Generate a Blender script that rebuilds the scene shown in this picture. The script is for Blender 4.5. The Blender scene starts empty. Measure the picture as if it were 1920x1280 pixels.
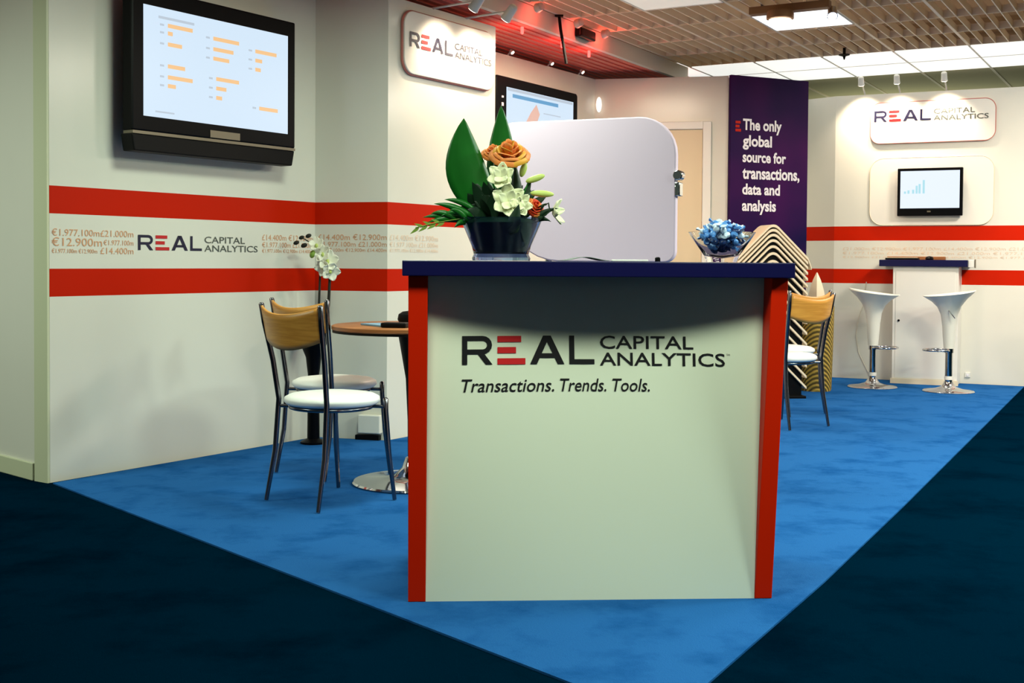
import bpy, math, random
from mathutils import Vector, Matrix
rnd = random.Random(7)
SC = bpy.context.scene
COL = SC.collection
PI = math.pi
R = math.radians

# ------------------------------------------------------------------ camera, world, exposure
cd = bpy.data.cameras.new('camera'); cam = bpy.data.objects.new('camera', cd); COL.objects.link(cam)
cd.sensor_width = 36.0; cd.lens = 2250 / 1920 * 36; cd.shift_y = -0.04796; cd.clip_start = 0.05; cd.clip_end = 100
cam.matrix_world = Matrix.Translation((0, 0, 1.07)) @ Matrix.Rotation(R(88.5), 4, 'X') @ Matrix.Rotation(0.007, 4, 'Z')
SC.camera = cam
SC.view_settings.view_transform = 'Standard'; SC.view_settings.look = 'None'
SC.view_settings.exposure = 0.0; SC.view_settings.gamma = 1.0; SC.view_settings.use_curve_mapping = False
w = bpy.data.worlds.new('hall'); SC.world = w; w.use_nodes = True
bg = w.node_tree.nodes['Background']; bg.inputs[0].default_value = (0.80, 0.95, 0.84, 1); bg.inputs[1].default_value = 0.10

def aim(o, loc, target):
    o.location = loc
    o.rotation_euler = (Vector(target) - Vector(loc)).to_track_quat('-Z', 'Y').to_euler()
def area(name, loc, target, sx, sy, energy, color):
    l = bpy.data.lights.new(name, 'AREA'); l.shape = 'RECTANGLE'; l.size = sx; l.size_y = sy; l.energy = energy; l.color = color
    o = bpy.data.objects.new(name, l); COL.objects.link(o); aim(o, loc, target); return o
def spot(name, loc, target, energy, color, angle=70, blend=0.6, size=0.03):
    l = bpy.data.lights.new(name, 'SPOT'); l.energy = energy; l.color = color; l.spot_size = R(angle); l.spot_blend = blend; l.shadow_soft_size = size
    o = bpy.data.objects.new(name, l); COL.objects.link(o); aim(o, loc, target); return o

FLUO = (0.86, 1.0, 0.80); WARM = (1.0, 0.80, 0.58); NEUT = (1.0, 0.90, 0.76)
# added counter spots, then hall ceiling fluorescents (over the aisle and over the stand)
spot('counter_fill_spot', (-0.35, 2.50, 2.74), (0.20, 3.85, 0.15), 165, FLUO, 80, 0.9, 0.28)
spot('counter_fill_spot', (1.20, 2.45, 2.74), (0.35, 3.85, 0.15), 165, FLUO, 80, 0.9, 0.28)
area('hall_fluorescent', (-4.0, 4.2, 2.64), (-4.0, 4.2, 0), 1.2, 0.6, 95, FLUO)
area('hall_fluorescent', (3.6, 4.6, 2.77), (3.6, 4.6, 0), 1.2, 0.6, 150, FLUO)
area('hall_fluorescent', (3.5, 2.9, 2.77), (3.5, 2.9, 0), 0.6, 0.6, 130, (0.8, 1.0, 0.9))
area('stand_fluorescent', (-0.35, 5.1, 2.64), (-0.35, 5.1, 0), 0.6, 0.6, 52, FLUO)
area('stand_fluorescent', (3.2, 6.0, 2.77), (3.2, 6.0, 0), 0.6, 0.6, 85, NEUT)
area('stand_fluorescent', (4.6, 8.6, 2.77), (4.6, 8.6, 0), 0.6, 0.6, 120, NEUT)
area('stand_fluorescent', (0.75, 8.3, 2.64), (0.75, 8.3, 0), 0.6, 0.6, 55, WARM)
# added unseen fill lights, brightening the ceiling void and the rear ceiling
area('plenum_fill', (3.0, 7.5, 2.90), (3.0, 7.5, 5), 7, 9, 80, (1.0, 0.84, 0.62))
area('rear_ceiling_fill', (4.6, 13.0, 2.0), (4.6, 13.0, 9), 2.5, 1.5, 16, (0.95, 1.0, 0.75))

# ------------------------------------------------------------------ materials
def lin(c):
    c = c / 255.0
    return c / 12.92 if c <= 0.04045 else ((c + 0.055) / 1.055) ** 2.4
def rgb(r, g, b): return (lin(r), lin(g), lin(b), 1)
def mat(name, col, rough=0.5, metal=0.0, spec=0.5, noise=0.0, nscale=20.0, bump=0.0, emit=None, estr=0.0, trans=0.0, ior=1.45, coat=0.0):
    m = bpy.data.materials.new(name); m.use_nodes = True
    nt = m.node_tree; b = nt.nodes['Principled BSDF']
    b.inputs['Base Color'].default_value = col; b.inputs['Roughness'].default_value = rough
    b.inputs['Metallic'].default_value = metal; b.inputs['Specular IOR Level'].default_value = spec
    b.inputs['IOR'].default_value = ior; b.inputs['Transmission Weight'].default_value = trans; b.inputs['Coat Weight'].default_value = coat
    if emit: b.inputs['Emission Color'].default_value = emit; b.inputs['Emission Strength'].default_value = estr
    if noise or bump:
        tc = nt.nodes.new('ShaderNodeTexCoord'); n = nt.nodes.new('ShaderNodeTexNoise')
        n.inputs['Scale'].default_value = nscale; n.inputs['Detail'].default_value = 6
        nt.links.new(tc.outputs['Object'], n.inputs['Vector'])
        if noise:
            mx = nt.nodes.new('ShaderNodeMix'); mx.data_type = 'RGBA'; mx.blend_type = 'MIX'
            mx.inputs['A'].default_value = tuple(max(0, c * (1 - noise)) for c in col[:3]) + (1,)
            mx.inputs['B'].default_value = tuple(min(1, c * (1 + noise)) for c in col[:3]) + (1,)
            nt.links.new(n.outputs['Fac'], mx.inputs['Factor']); nt.links.new(mx.outputs['Result'], b.inputs['Base Color'])
        if bump:
            bp = nt.nodes.new('ShaderNodeBump'); bp.inputs['Strength'].default_value = bump; bp.inputs['Distance'].default_value = 0.01
            nt.links.new(n.outputs['Fac'], bp.inputs['Height']); nt.links.new(bp.outputs['Normal'], b.inputs['Normal'])
    return m
def carpet_mat(name, col, dark, scale=3.0):
    m = mat(name, col, 1.0, spec=0.0); nt = m.node_tree; b = nt.nodes['Principled BSDF']
    tc = nt.nodes.new('ShaderNodeTexCoord')
    n1 = nt.nodes.new('ShaderNodeTexNoise'); n1.inputs['Scale'].default_value = scale; n1.inputs['Detail'].default_value = 8; n1.inputs['Roughness'].default_value = 0.65
    rp = nt.nodes.new('ShaderNodeValToRGB'); rp.color_ramp.elements[0].position = 0.28; rp.color_ramp.elements[1].position = 0.52
    rp.color_ramp.elements[0].color = dark; rp.color_ramp.elements[1].color = col
    n2 = nt.nodes.new('ShaderNodeTexNoise'); n2.inputs['Scale'].default_value = 260; n2.inputs['Detail'].default_value = 3
    bp = nt.nodes.new('ShaderNodeBump'); bp.inputs['Strength'].default_value = 0.5; bp.inputs['Distance'].default_value = 0.004
    for n in (n1, n2): nt.links.new(tc.outputs['Object'], n.inputs['Vector'])
    nt.links.new(n1.outputs['Fac'], rp.inputs['Fac']); nt.links.new(rp.outputs['Color'], b.inputs['Base Color'])
    nt.links.new(n2.outputs['Fac'], bp.inputs['Height']); nt.links.new(bp.outputs['Normal'], b.inputs['Normal'])
    return m
def wood_mat(name, a, c):
    m = mat(name, a, 0.4); nt = m.node_tree; b = nt.nodes['Principled BSDF']
    tc = nt.nodes.new('ShaderNodeTexCoord'); mp = nt.nodes.new('ShaderNodeMapping'); mp.inputs['Scale'].default_value = (3, 3, 40)
    n = nt.nodes.new('ShaderNodeTexNoise'); n.inputs['Scale'].default_value = 2.5; n.inputs['Detail'].default_value = 5
    rp = nt.nodes.new('ShaderNodeValToRGB'); rp.color_ramp.elements[0].color = a; rp.color_ramp.elements[1].color = c
    rp.color_ramp.elements[0].position = 0.35; rp.color_ramp.elements[1].position = 0.65
    nt.links.new(tc.outputs['Object'], mp.inputs['Vector']); nt.links.new(mp.outputs['Vector'], n.inputs['Vector'])
    nt.links.new(n.outputs['Fac'], rp.inputs['Fac']); nt.links.new(rp.outputs['Color'], b.inputs['Base Color'])
    return m
def wicker_mat():
    m = mat('wicker', rgb(120, 100, 40), 0.7); nt = m.node_tree; b = nt.nodes['Principled BSDF']
    tc = nt.nodes.new('ShaderNodeTexCoord'); w1 = nt.nodes.new('ShaderNodeTexWave'); w1.bands_direction = 'DIAGONAL'; w1.inputs['Scale'].default_value = 17; w1.inputs['Distortion'].default_value = 1.0
    rp = nt.nodes.new('ShaderNodeValToRGB'); rp.color_ramp.elements[0].color = rgb(72, 58, 16); rp.color_ramp.elements[1].color = rgb(186, 154, 64)
    bp = nt.nodes.new('ShaderNodeBump'); bp.inputs['Strength'].default_value = 0.6; bp.inputs['Distance'].default_value = 0.01
    nt.links.new(tc.outputs['Object'], w1.inputs['Vector']); nt.links.new(w1.outputs['Fac'], rp.inputs['Fac']); nt.links.new(rp.outputs['Color'], b.inputs['Base Color'])
    nt.links.new(w1.outputs['Fac'], bp.inputs['Height']); nt.links.new(bp.outputs['Normal'], b.inputs['Normal'])
    return m
def banner_mat():
    m = mat('banner_print', rgb(48, 18, 80), 0.5, spec=0.08); nt = m.node_tree; b = nt.nodes['Principled BSDF']
    tc = nt.nodes.new('ShaderNodeTexCoord'); n = nt.nodes.new('ShaderNodeTexNoise'); n.inputs['Scale'].default_value = 1.3; n.inputs['Detail'].default_value = 2
    rp = nt.nodes.new('ShaderNodeValToRGB')
    rp.color_ramp.elements[0].color = rgb(20, 14, 62); rp.color_ramp.elements[1].color = rgb(66, 16, 78)
    rp.color_ramp.elements[0].position = 0.35; rp.color_ramp.elements[1].position = 0.68
    nt.links.new(tc.outputs['Object'], n.inputs['Vector']); nt.links.new(n.outputs['Fac'], rp.inputs['Fac']); nt.links.new(rp.outputs['Color'], b.inputs['Base Color'])
    return m
M = {
 'wall': mat('white_laminate', rgb(226, 224, 212), 0.22, noise=0.03, nscale=3),
 'red': mat('red_vinyl', (0.55, 0.014, 0.001, 1), 0.4, spec=0.08),
 'navy_ink': mat('navy_ink', rgb(22, 20, 52), 0.4),
 'black_ink': mat('black_ink', rgb(16, 14, 18), 0.4),
 'red_ink': mat('red_ink', rgb(196, 26, 30), 0.4),
 'grey_ink': mat('grey_ink', rgb(84, 88, 82), 0.4),
 'tan_ink': mat('tan_ink', rgb(214, 158, 118), 0.5),
 'faint_ink': mat('faint_ink', rgb(230, 206, 182), 0.5),
 'white_ink': mat('white_ink', rgb(245, 240, 245), 0.4),
 'white': mat('white_paint', rgb(232, 230, 222), 0.35),
 'board': mat('white_board', rgb(236, 232, 222), 0.3),
 'screen_panel': mat('pale_lilac_panel', rgb(222, 202, 222), 0.6, spec=0.2),
 'pinkedge': mat('pinkish_edge', rgb(196, 120, 110), 0.5),
 'trim': mat('trim_paint', rgb(206, 210, 178), 0.4),
 'counter_white': mat('counter_white', rgb(218, 222, 200), 0.35, noise=0.02, nscale=2),
 'navy': mat('navy_laminate', rgb(7, 7, 62), 0.4, spec=0.3),
 'black': mat('black_plastic', rgb(5, 5, 7), 0.35, spec=0.1),
 'satin_black': mat('satin_black', rgb(6, 6, 7), 0.5, spec=0.15),
 'silver': mat('silver_plastic', rgb(120, 112, 96), 0.35, metal=0.6),
 'chrome': mat('chrome', rgb(200, 200, 200), 0.10, metal=1.0),
 'steel': mat('dark_steel', rgb(112, 112, 118), 0.22, metal=1.0),
 'cushion': mat('white_vinyl', rgb(236, 238, 234), 0.4, bump=0.05, nscale=40),
 'stool': mat('stool_shell', rgb(226, 226, 214), 0.3),
 'ply': wood_mat('beech_ply', rgb(196, 132, 52), rgb(216, 154, 66)),
 'ply_dark': wood_mat('brown_wood', rgb(138, 84, 44), rgb(160, 102, 58)),
 'aisle': carpet_mat('dark_aisle_carpet', rgb(0, 22, 38), rgb(0, 12, 25), 2.2),
 'blue': carpet_mat('blue_carpet', rgb(36, 90, 150), rgb(18, 68, 126), 4.0),
 'ceil_metal': mat('ceiling_metal', rgb(250, 234, 204), 0.5),
 'ceil_dark': mat('ceiling_void', rgb(128, 102, 74), 0.9),
 'ceil_olive': mat('olive_ceiling', rgb(214, 204, 158), 0.7),
 'soffit': mat('red_lit_soffit', rgb(246, 128, 108), 0.55),  # red lamplight put into the base colour
 'fascia': mat('white_fascia', rgb(224, 214, 196), 0.5),
 'lamp': mat('lamp_white', rgb(255, 255, 255), 0.5, emit=(0.95, 0.97, 1.0, 1), estr=2.2),
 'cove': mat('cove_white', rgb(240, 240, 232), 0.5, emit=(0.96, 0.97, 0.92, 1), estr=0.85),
 'halogen': mat('halogen_glow', rgb(255, 240, 210), 0.4, emit=(1.0, 0.86, 0.66, 1), estr=6),
 'redlamp': mat('red_lamp_glow', rgb(255, 70, 60), 0.4, emit=(1.0, 0.06, 0.05, 1), estr=5),
 'softglow': mat('soft_glow', rgb(240, 230, 210), 0.4, emit=(1.0, 0.9, 0.8, 1), estr=1.4),
 'dimlamp': mat('dim_lamp', rgb(220, 214, 200), 0.5, emit=(1.0, 0.93, 0.80, 1), estr=0.42),
 'unlit': mat('lamp_off', rgb(214, 208, 192), 0.5),
 'scr1': mat('screen_blue_white', rgb(20, 20, 20), 0.3, emit=rgb(206, 226, 244), estr=1.05),
 'scr_hi': mat('screen_pale', rgb(20, 20, 20), 0.3, emit=rgb(226, 236, 250), estr=1.1),
 'scr_or': mat('screen_orange', rgb(20, 20, 20), 0.3, emit=rgb(244, 196, 140), estr=1.0),
 'scr_gr': mat('screen_grey', rgb(20, 20, 20), 0.3, emit=rgb(186, 200, 214), estr=1.0),
 'scr_bl': mat('screen_blue', rgb(20, 20, 20), 0.3, emit=rgb(96, 160, 205), estr=1.0),
 'scr_pk': mat('screen_pink', rgb(20, 20, 20), 0.3, emit=rgb(232, 186, 170), estr=1.0),
 'scr_cy': mat('screen_cyan', rgb(20, 20, 20), 0.3, emit=rgb(176, 226, 238), estr=1.0),
 'glass': mat('clear_glass', (0.96, 0.985, 1, 1), 0.02, trans=1.0, ior=1.10, spec=1.0),
 'smoke_glass': mat('blue_tinted_glass', rgb(150, 180, 214), 0.03, trans=1.0, ior=1.4),
 'leaf': mat('leaf_green', rgb(20, 98, 26), 0.35, noise=0.35, nscale=9),
 'leaf_dark': mat('leaf_dark', rgb(10, 40, 18), 0.5, noise=0.4, nscale=12),
 'leaf_lime': mat('leaf_lime', rgb(126, 158, 60), 0.5, noise=0.25, nscale=14),
 'bud': mat('bud_green', rgb(190, 206, 110), 0.45, noise=0.18, nscale=20),
 'petal_white': mat('petal_cream', rgb(232, 234, 196), 0.5, noise=0.08, nscale=20),
 'petal_or': mat('petal_orange', rgb(238, 138, 66), 0.5, noise=0.22, nscale=18),
 'petal_or2': mat('petal_amber', rgb(226, 160, 50), 0.5, noise=0.2, nscale=18),
 'petal_red': mat('petal_red', rgb(206, 56, 18), 0.45, noise=0.25, nscale=18),
 'orchid': mat('petal_orchid', rgb(240, 240, 222), 0.5),
 'stem': mat('dark_stem', rgb(24, 26, 14), 0.6),
 'cream': mat('cream_tray', rgb(234, 218, 188), 0.4),
 'candy': mat('blue_wrapper', rgb(84, 140, 206), 0.3, noise=0.3, nscale=60),
 'candy_w': mat('white_wrapper', rgb(206, 224, 240), 0.3),
 'candy_d': mat('navy_wrapper', rgb(20, 44, 92), 0.3),
 'banner': banner_mat(), 'wicker': wicker_mat(),
 'paper': mat('paper', rgb(224, 224, 216), 0.6),
 'paper_blue': mat('blue_paper', rgb(110, 150, 178), 0.5),
 'greybeam': mat('brown_beam', rgb(150, 112, 76), 0.4, metal=0.4),
 'beige_door': mat('door_beige', rgb(220, 202, 168), 0.45),
 'grey_paper': mat('grey_paper', rgb(106, 122, 112), 0.5),
}

# ------------------------------------------------------------------ mesh helpers
_tc = {}
def text_geo(s, shear=0.0, bold=0.0):
    k = (s, shear, bold)
    if k in _tc: return _tc[k]
    cu = bpy.data.curves.new('t', 'FONT'); cu.body = s; cu.shear = shear; cu.offset = bold; cu.resolution_u = 3; cu.fill_mode = 'FRONT'
    o = bpy.data.objects.new('t', cu); COL.objects.link(o)
    dg = bpy.context.evaluated_depsgraph_get(); me = bpy.data.meshes.new_from_object(o.evaluated_get(dg))
    vs = [tuple(v.co) for v in me.vertices]; fs = [tuple(p.vertices) for p in me.polygons]
    bpy.data.objects.remove(o); bpy.data.curves.remove(cu); bpy.data.meshes.remove(me)
    _tc[k] = (vs, fs); return _tc[k]
class MB:
    def __init__(s): s.v = []; s.f = []; s.m = []
    def add(s, vs, fs, mi=0):
        b = len(s.v); s.v += [tuple(p) for p in vs]
        for f in fs: s.f.append(tuple(i + b for i in f)); s.m.append(mi)
        return s
    def box(s, x0, x1, y0, y1, z0, z1, mi=0):
        return s.add([(x0,y0,z0),(x1,y0,z0),(x1,y1,z0),(x0,y1,z0),(x0,y0,z1),(x1,y0,z1),(x1,y1,z1),(x0,y1,z1)],
                     [(0,3,2,1),(4,5,6,7),(0,1,5,4),(1,2,6,5),(2,3,7,6),(3,0,4,7)], mi)
    def hexa(s, b, t, mi=0):
        return s.add(list(b) + list(t), [(0,3,2,1),(4,5,6,7),(0,1,5,4),(1,2,6,5),(2,3,7,6),(3,0,4,7)], mi)
    def prism(s, pts, y0, y1, mi=0):        # pts (x,z) counter-clockwise seen from -y
        n = len(pts)
        return s.add([(x, y0, z) for x, z in pts] + [(x, y1, z) for x, z in pts],
                     [tuple(range(n)), tuple(range(2*n-1, n-1, -1))] + [((i+1) % n, i, i+n, (i+1) % n + n) for i in range(n)], mi)
    def slab(s, pts, z0, z1, mi=0):         # pts (x,y)
        n = len(pts)
        return s.add([(x, y, z0) for x, y in pts] + [(x, y, z1) for x, y in pts],
                     [tuple(range(n-1, -1, -1)), tuple(range(n, 2*n))] + [(i, (i+1) % n, (i+1) % n + n, i+n) for i in range(n)], mi)
    def tube(s, pts, r, seg=8, mi=0):
        pts = [Vector(p) for p in pts]; n = len(pts); rs = r if isinstance(r, (list, tuple)) else [r]*n
        vs = []; up = None
        for i, p in enumerate(pts):
            t = (pts[min(i+1, n-1)] - pts[max(i-1, 0)]).normalized()
            if up is None: up = Vector((0,0,1)) if abs(t.z) < 0.9 else Vector((1,0,0))
            a = t.cross(up).normalized(); b = a.cross(t).normalized(); up = b
            for k in range(seg):
                q = 2*PI*k/seg; vs.append(p + (a*math.cos(q) + b*math.sin(q)) * rs[i])
        fs = [(i*seg+k, i*seg+(k+1) % seg, (i+1)*seg+(k+1) % seg, (i+1)*seg+k) for i in range(n-1) for k in range(seg)]
        fs += [tuple(range(seg-1, -1, -1)), tuple(range((n-1)*seg, n*seg))]
        return s.add(vs, fs, mi)
    def lathe(s, prof, seg=32, c=(0,0,0), mi=0, fx=None):
        vs = []
        for r, z in prof:
            for k in range(seg):
                a = 2*PI*k/seg; p = (r*math.cos(a), r*math.sin(a), z)
                if fx: p = fx(p)
                vs.append((p[0]+c[0], p[1]+c[1], p[2]+c[2]))
        n = len(prof)
        fs = [(i*seg+k, i*seg+(k+1) % seg, (i+1)*seg+(k+1) % seg, (i+1)*seg+k) for i in range(n-1) for k in range(seg)]
        if prof[0][0] > 1e-5: fs.append(tuple(range(seg-1, -1, -1)))
        if prof[-1][0] > 1e-5: fs.append(tuple(range((n-1)*seg, n*seg)))
        return s.add(vs, fs, mi)
    def surf(s, fn, nu, nv, mi=0):
        vs = [fn(i/nu, j/nv) for i in range(nu+1) for j in range(nv+1)]
        fs = [(i*(nv+1)+j, (i+1)*(nv+1)+j, (i+1)*(nv+1)+j+1, i*(nv+1)+j+1) for i in range(nu) for j in range(nv)]
        return s.add(vs, fs, mi)
    def ell(s, c, r, mi=0, seg=12, rings=8, d=None):   # ellipsoid, long axis z turned to d
        q = Vector((0,0,1)).rotation_difference(Vector(d).normalized()) if d else None
        def fx(p):
            v = Vector((p[0], p[1], p[2]))
            if q: v = q @ v
            return tuple(v)
        prof = [(0.0001, -r[1])] + [(r[0]*math.sin(PI*i/rings), -r[1]*math.cos(PI*i/rings)) for i in range(1, rings)] + [(0.0001, r[1])]
        return s.lathe(prof, seg, c, mi, fx)
    def text(s, t, x0, x1, z0, z1, y, mi=0, shear=0.0, bold=0.0, thick=0.0015):
        vs, fs = text_geo(t, shear, bold)
        xs = [v[0] for v in vs]; ys = [v[1] for v in vs]; a, b, c, d = min(xs), max(xs), min(ys), max(ys)
        f = lambda v: (x0 + (v[0]-a)/(b-a)*(x1-x0), y, z0 + (v[1]-c)/(d-c)*(z1-z0))
        return s.add([f(v) for v in vs], fs, mi)
    def build(s, name, mats, parent=None, smooth=None, bevel=0.0, solid=0.0, sub=0):
        me = bpy.data.meshes.new(name); me.from_pydata(s.v, [], s.f)
        for m in (mats if isinstance(mats, (list, tuple)) else [mats]): me.materials.append(M[m])
        me.polygons.foreach_set('material_index', s.m)
        me.validate(); me.update()
        if smooth:
            me.polygons.foreach_set('use_smooth', [True]*len(me.polygons)); me.set_sharp_from_angle(angle=R(smooth))
        o = bpy.data.objects.new(name, me); COL.objects.link(o)
        if parent: o.parent = parent
        if solid: md = o.modifiers.new('solid', 'SOLIDIFY'); md.thickness = solid; md.offset = 0
        if sub: md = o.modifiers.new('sub', 'SUBSURF'); md.levels = md.render_levels = sub
        if bevel: md = o.modifiers.new('bevel', 'BEVEL'); md.width = bevel; md.segments = 2; md.limit_method = 'ANGLE'
        return o
def tag(o, label, cat, group=None):
    o['label'] = label; o['category'] = cat
    if group: o['group'] = group
    return o
def thing(name, label, cat, loc, rz=0.0, group=None):
    o = bpy.data.objects.new(name, None); COL.objects.link(o); o.location = loc; o.rotation_euler = (0, 0, rz); o.empty_display_size = 0.1
    return tag(o, label, cat, group)
def struct(o): o['kind'] = 'structure'; return o
def copy_tree(o, parent=None):
    c = o.copy(); COL.objects.link(c)
    if parent: c.parent = parent
    for ch in list(o.children): copy_tree(ch, c)
    return c
def rrect(x0, x1, z0, z1, r, n=8):
    rs = r if isinstance(r, (list, tuple)) else [r]*4     # bl, br, tr, tl
    out = []
    for (cx, cz, a0), q in zip([(x0+rs[0], z0+rs[0], PI), (x1-rs[1], z0+rs[1], 1.5*PI), (x1-rs[2], z1-rs[2], 0), (x0+rs[3], z1-rs[3], 0.5*PI)], rs):
        for i in range(n+1):
            a = a0 + 0.5*PI*i/n; out.append((cx + q*math.cos(a), cz + q*math.sin(a)))
    return out
def logo(mb, x0, x1, z0, z1, y, ink=0, red=1, thin=2, tm=True):
    W = 10.2; sx = (x1-x0)/W; H = z1-z0
    P = lambda pts, mi: mb.add([(x0+px*sx, y, z0+pz*H) for px, pz in pts], [tuple(range(len(pts)))], mi)
    t = 0.2; b = 0.17
    P([(0,0),(t,0),(t,1),(0,1)], ink); P([(t,1-b),(0.78,1-b),(0.78,1),(t,1)], ink); P([(t,0.36),(0.78,0.36),(0.78,0.53),(t,0.53)], ink)
    n = 8; cz = 0.68
    for i in range(n):
        a0, a1 = -PI/2 + PI*i/n, -PI/2 + PI*(i+1)/n
        o = lambda a: (0.78 + 0.36*math.cos(a), cz + 0.32*math.sin(a)); q = lambda a: (0.78 + 0.17*math.cos(a), cz + 0.15*math.sin(a))
        P([q(a0), o(a0), o(a1), q(a1)], ink)
    P([(0.60,0.36),(0.90,0),(1.16,0),(0.86,0.36)], ink)
    for e, lo in ((2.26, 0.78), (2.06, 0.39), (2.42, 0.0)): P([(1.345,lo),(e,lo),(e,lo+0.215),(1.345,lo+0.215)], red)
    P([(2.60,0),(2.86,0),(3.36,1),(3.10,1)], ink); P([(3.66,0),(3.92,0),(3.40,1),(3.14,1)], ink); P([(2.90,0.22),(3.62,0.22),(3.54,0.38),(2.98,0.38)], ink)
    P([(4.11,0),(4.31,0),(4.31,1),(4.11,1)], ink); P([(4.31,0),(5.08,0),(5.08,0.17),(4.31,0.17)], ink)
    mb.text('CAPITAL', x0+5.30*sx, x0+8.85*sx, z0+0.54*H, z0+1.0*H, y, thin, bold=0.008)
    mb.text('ANALYTICS', x0+5.29*sx, x0+10.02*sx, z0-0.05*H, z0+0.41*H, y, thin, bold=0.008)
    if tm: mb.text('TM', x0+10.07*sx, x0+10.2*sx, z0+0.34*H, z0+0.40*H, y, thin)
    return mb
def figures(mb, x0, x1, z0, z1, y, rows, mi=0):
    H = z1-z0
    for (t, a, b, lo, hi) in rows: mb.text(t, x0+a*(x1-x0), x0+b*(x1-x0), z0+lo*H, z0+hi*H, y, mi)

# ------------------------------------------------------------------ plan of the stand (metres)
A0 = Vector((-2.19, 5.68)); A1 = Vector((-1.183, 7.20)); B1 = Vector((-0.736, 7.075)); C1 = Vector((-0.121, 8.0))
D0 = Vector((-0.13, 8.964)); D1 = Vector((0.694, 10.26)); E1 = Vector((1.79, 10.02)); G0 = Vector((2.755, 11.48)); H0 = Vector((3.0, 11.2)); H1 = Vector((4.49, 10.49))
U = Vector((math.sin(R(29.5)), math.cos(R(29.5)))); V = Vector((U.y, -U.x))
def ang(p, q): return math.atan2(q.y-p.y, q.x-p.x)
ZT = 2.62
S1, S2 = (0.885, 1.018), (1.280, 1.412)
def wall(name, p, q, thick, bands=True, x0=0.0, x1=None, zt=ZT, holes=None, mats=('wall', 'red'), y0=0.0):
    L = (q-p).length if x1 is None else x1
    mb = MB(); zs = [0, S1[0], S1[1], S2[0], S2[1], zt] if bands else [0, zt]
    for i in range(len(zs)-1): mb.box(x0, L, y0, y0+thick, zs[i], zs[i+1], 1 if bands and i in (1, 3) else 0)
    o = mb.build(name, list(mats)); o.location = (p.x, p.y, 0); o.rotation_euler = (0, 0, ang(p, q))
    return struct(o)

# floor and carpets
struct(MB().box(-9, 12, -4, 16, -0.1, 0).build('floor', 'aisle'))
c_pts = [(-2.165, 5.65), (0.37, 2.764), (0.512, 3.028), (1.052, 3.99), (1.706, 5.21), (4.485, 10.47), (2.99, 11.18), (2.765, 11.43), (1.88, 10.06), (1.785, 10.0), (0.70, 10.235), (-0.49, 8.36), (-0.10, 8.0), (-0.735, 7.055), (-1.175, 7.18)]
cp = MB().slab(c_pts, 0.0, 0.006).build('carpet', 'blue')
tag(cp, 'bright blue carpet laid under the whole exhibition stand', 'carpet')
CZ = 0.006

# left wall with the striped print
wl = wall('wall_left', A0, A1, 0.10)
mb = MB(); logo(mb, 0.515, 1.365, 1.112, 1.190, -0.002, 0, 1, 2, tm=False)
mb.build('lettering', ['navy_ink', 'red_ink', 'grey_ink'], wl)
ROW = [('\u20ac1.977.100m\u00a321.000m', 0, 1, 0.70, 0.98), ('\u20ac12.900m', 0, 0.60, 0.30, 0.64), ('\u20ac1.977.100m', 0.62, 1, 0.36, 0.58), ('\u20ac1.977.100m \u20ac12.900m', 0, 0.54, 0.02, 0.20), ('\u00a314.400m', 0.58, 1, 0.0, 0.26)]
mb = MB(); figures(mb, 0.012, 0.487, 1.090, 1.212, -0.002, ROW)
ROW2 = [('\u00a314.400m \u20ac12.900m', 0, 1, 0.66, 0.98), ('\u20ac1.977.100m \u00a321.000m', 0, 1, 0.30, 0.58), ('\u20ac1.977.100m \u20ac12.900m \u00a314.400m', 0, 1, 0.02, 0.22)]
figures(mb, 1.385, 1.80, 1.105, 1.215, -0.002, ROW2)
mb.build('lettering', 'tan_ink', wl)
wr = wall('wall_left_return', A1, B1, 0.10)
mb = MB(); figures(mb, 0.02, 0.46, 1.115, 1.225, -0.002, ROW2); mb.build('lettering', 'tan_ink', wr)
ws = wall('wall_sign', B1, C1, 0.10)
mb = MB(); figures(mb, 0.02, 0.49, 1.115, 1.225, -0.002, ROW2); mb.build('lettering', 'faint_ink', ws)
# end post and aisle side wall
O0 = Vector((-2.284, 5.738)); O1 = Vector((-4.6, 7.85))
po = MB().slab([(-2.1972, 5.6691), (-2.1906, 5.6791), (-2.2757, 5.7354), (-2.2823, 5.7254)], 0, ZT).build('trim_1', 'trim'); struct(po)
d_ = (O1-O0).normalized(); L_ = (O1-O0).length
wa = MB().box(0, L_, -0.08, 0, 0, ZT).build('wall_aisle', 'wall'); wa.location = (O0.x, O0.y, 0); wa.rotation_euler = (0, 0, ang(O0, O1)); struct(wa)
bb = MB().box(0, L_, 0.0, 0.014, 0, 0.085).build('baseboard_aisle', 'trim', bevel=0.004); bb.location = (O0.x, O0.y, 0); bb.rotation_euler = (0, 0, ang(O0, O1)); struct(bb)
# alcove, back wall, right return, right wall
wall('wall_alcove', D0, D1, 0.08, bands=True, x0=-0.75)
sd = Vector((-0.205, 8.06)); se = D0 + (D1-D0).normalized()*(-0.75)
wall('wall_alcove_return', se, C1 + Vector((-0.09, 0.07)), 0.06, bands=False)
wb = wall('wall_back', D1, E1, 0.08, bands=True)
gs = wall('wall_right_inner', Vector((1.86, 10.1)), G0, 0.06, bands=False)
wg = wall('wall_right_return', G0, H0, 0.08)
wh = wall('wall_right', H0, H1, 0.10, x1=3.6)
wh.location.z = 0
mb = MB()
hrow = [('\u00a321.000m \u20ac12.900m \u20ac1.977.100m \u00a314.400m \u20ac12.900m \u00a321.000m', 0, 1, 0.70, 0.96), ('\u20ac1.977.100m \u00a314.400m \u20ac12.900m \u00a321.000m \u20ac1.977.100m', 0, 1, 0.34, 0.58), ('\u20ac12.900m \u00a321.000m \u20ac1.977.100m \u00a314.400m \u20ac12.900m \u20ac1.977.100m', 0, 1, 0.04, 0.22)]
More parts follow.
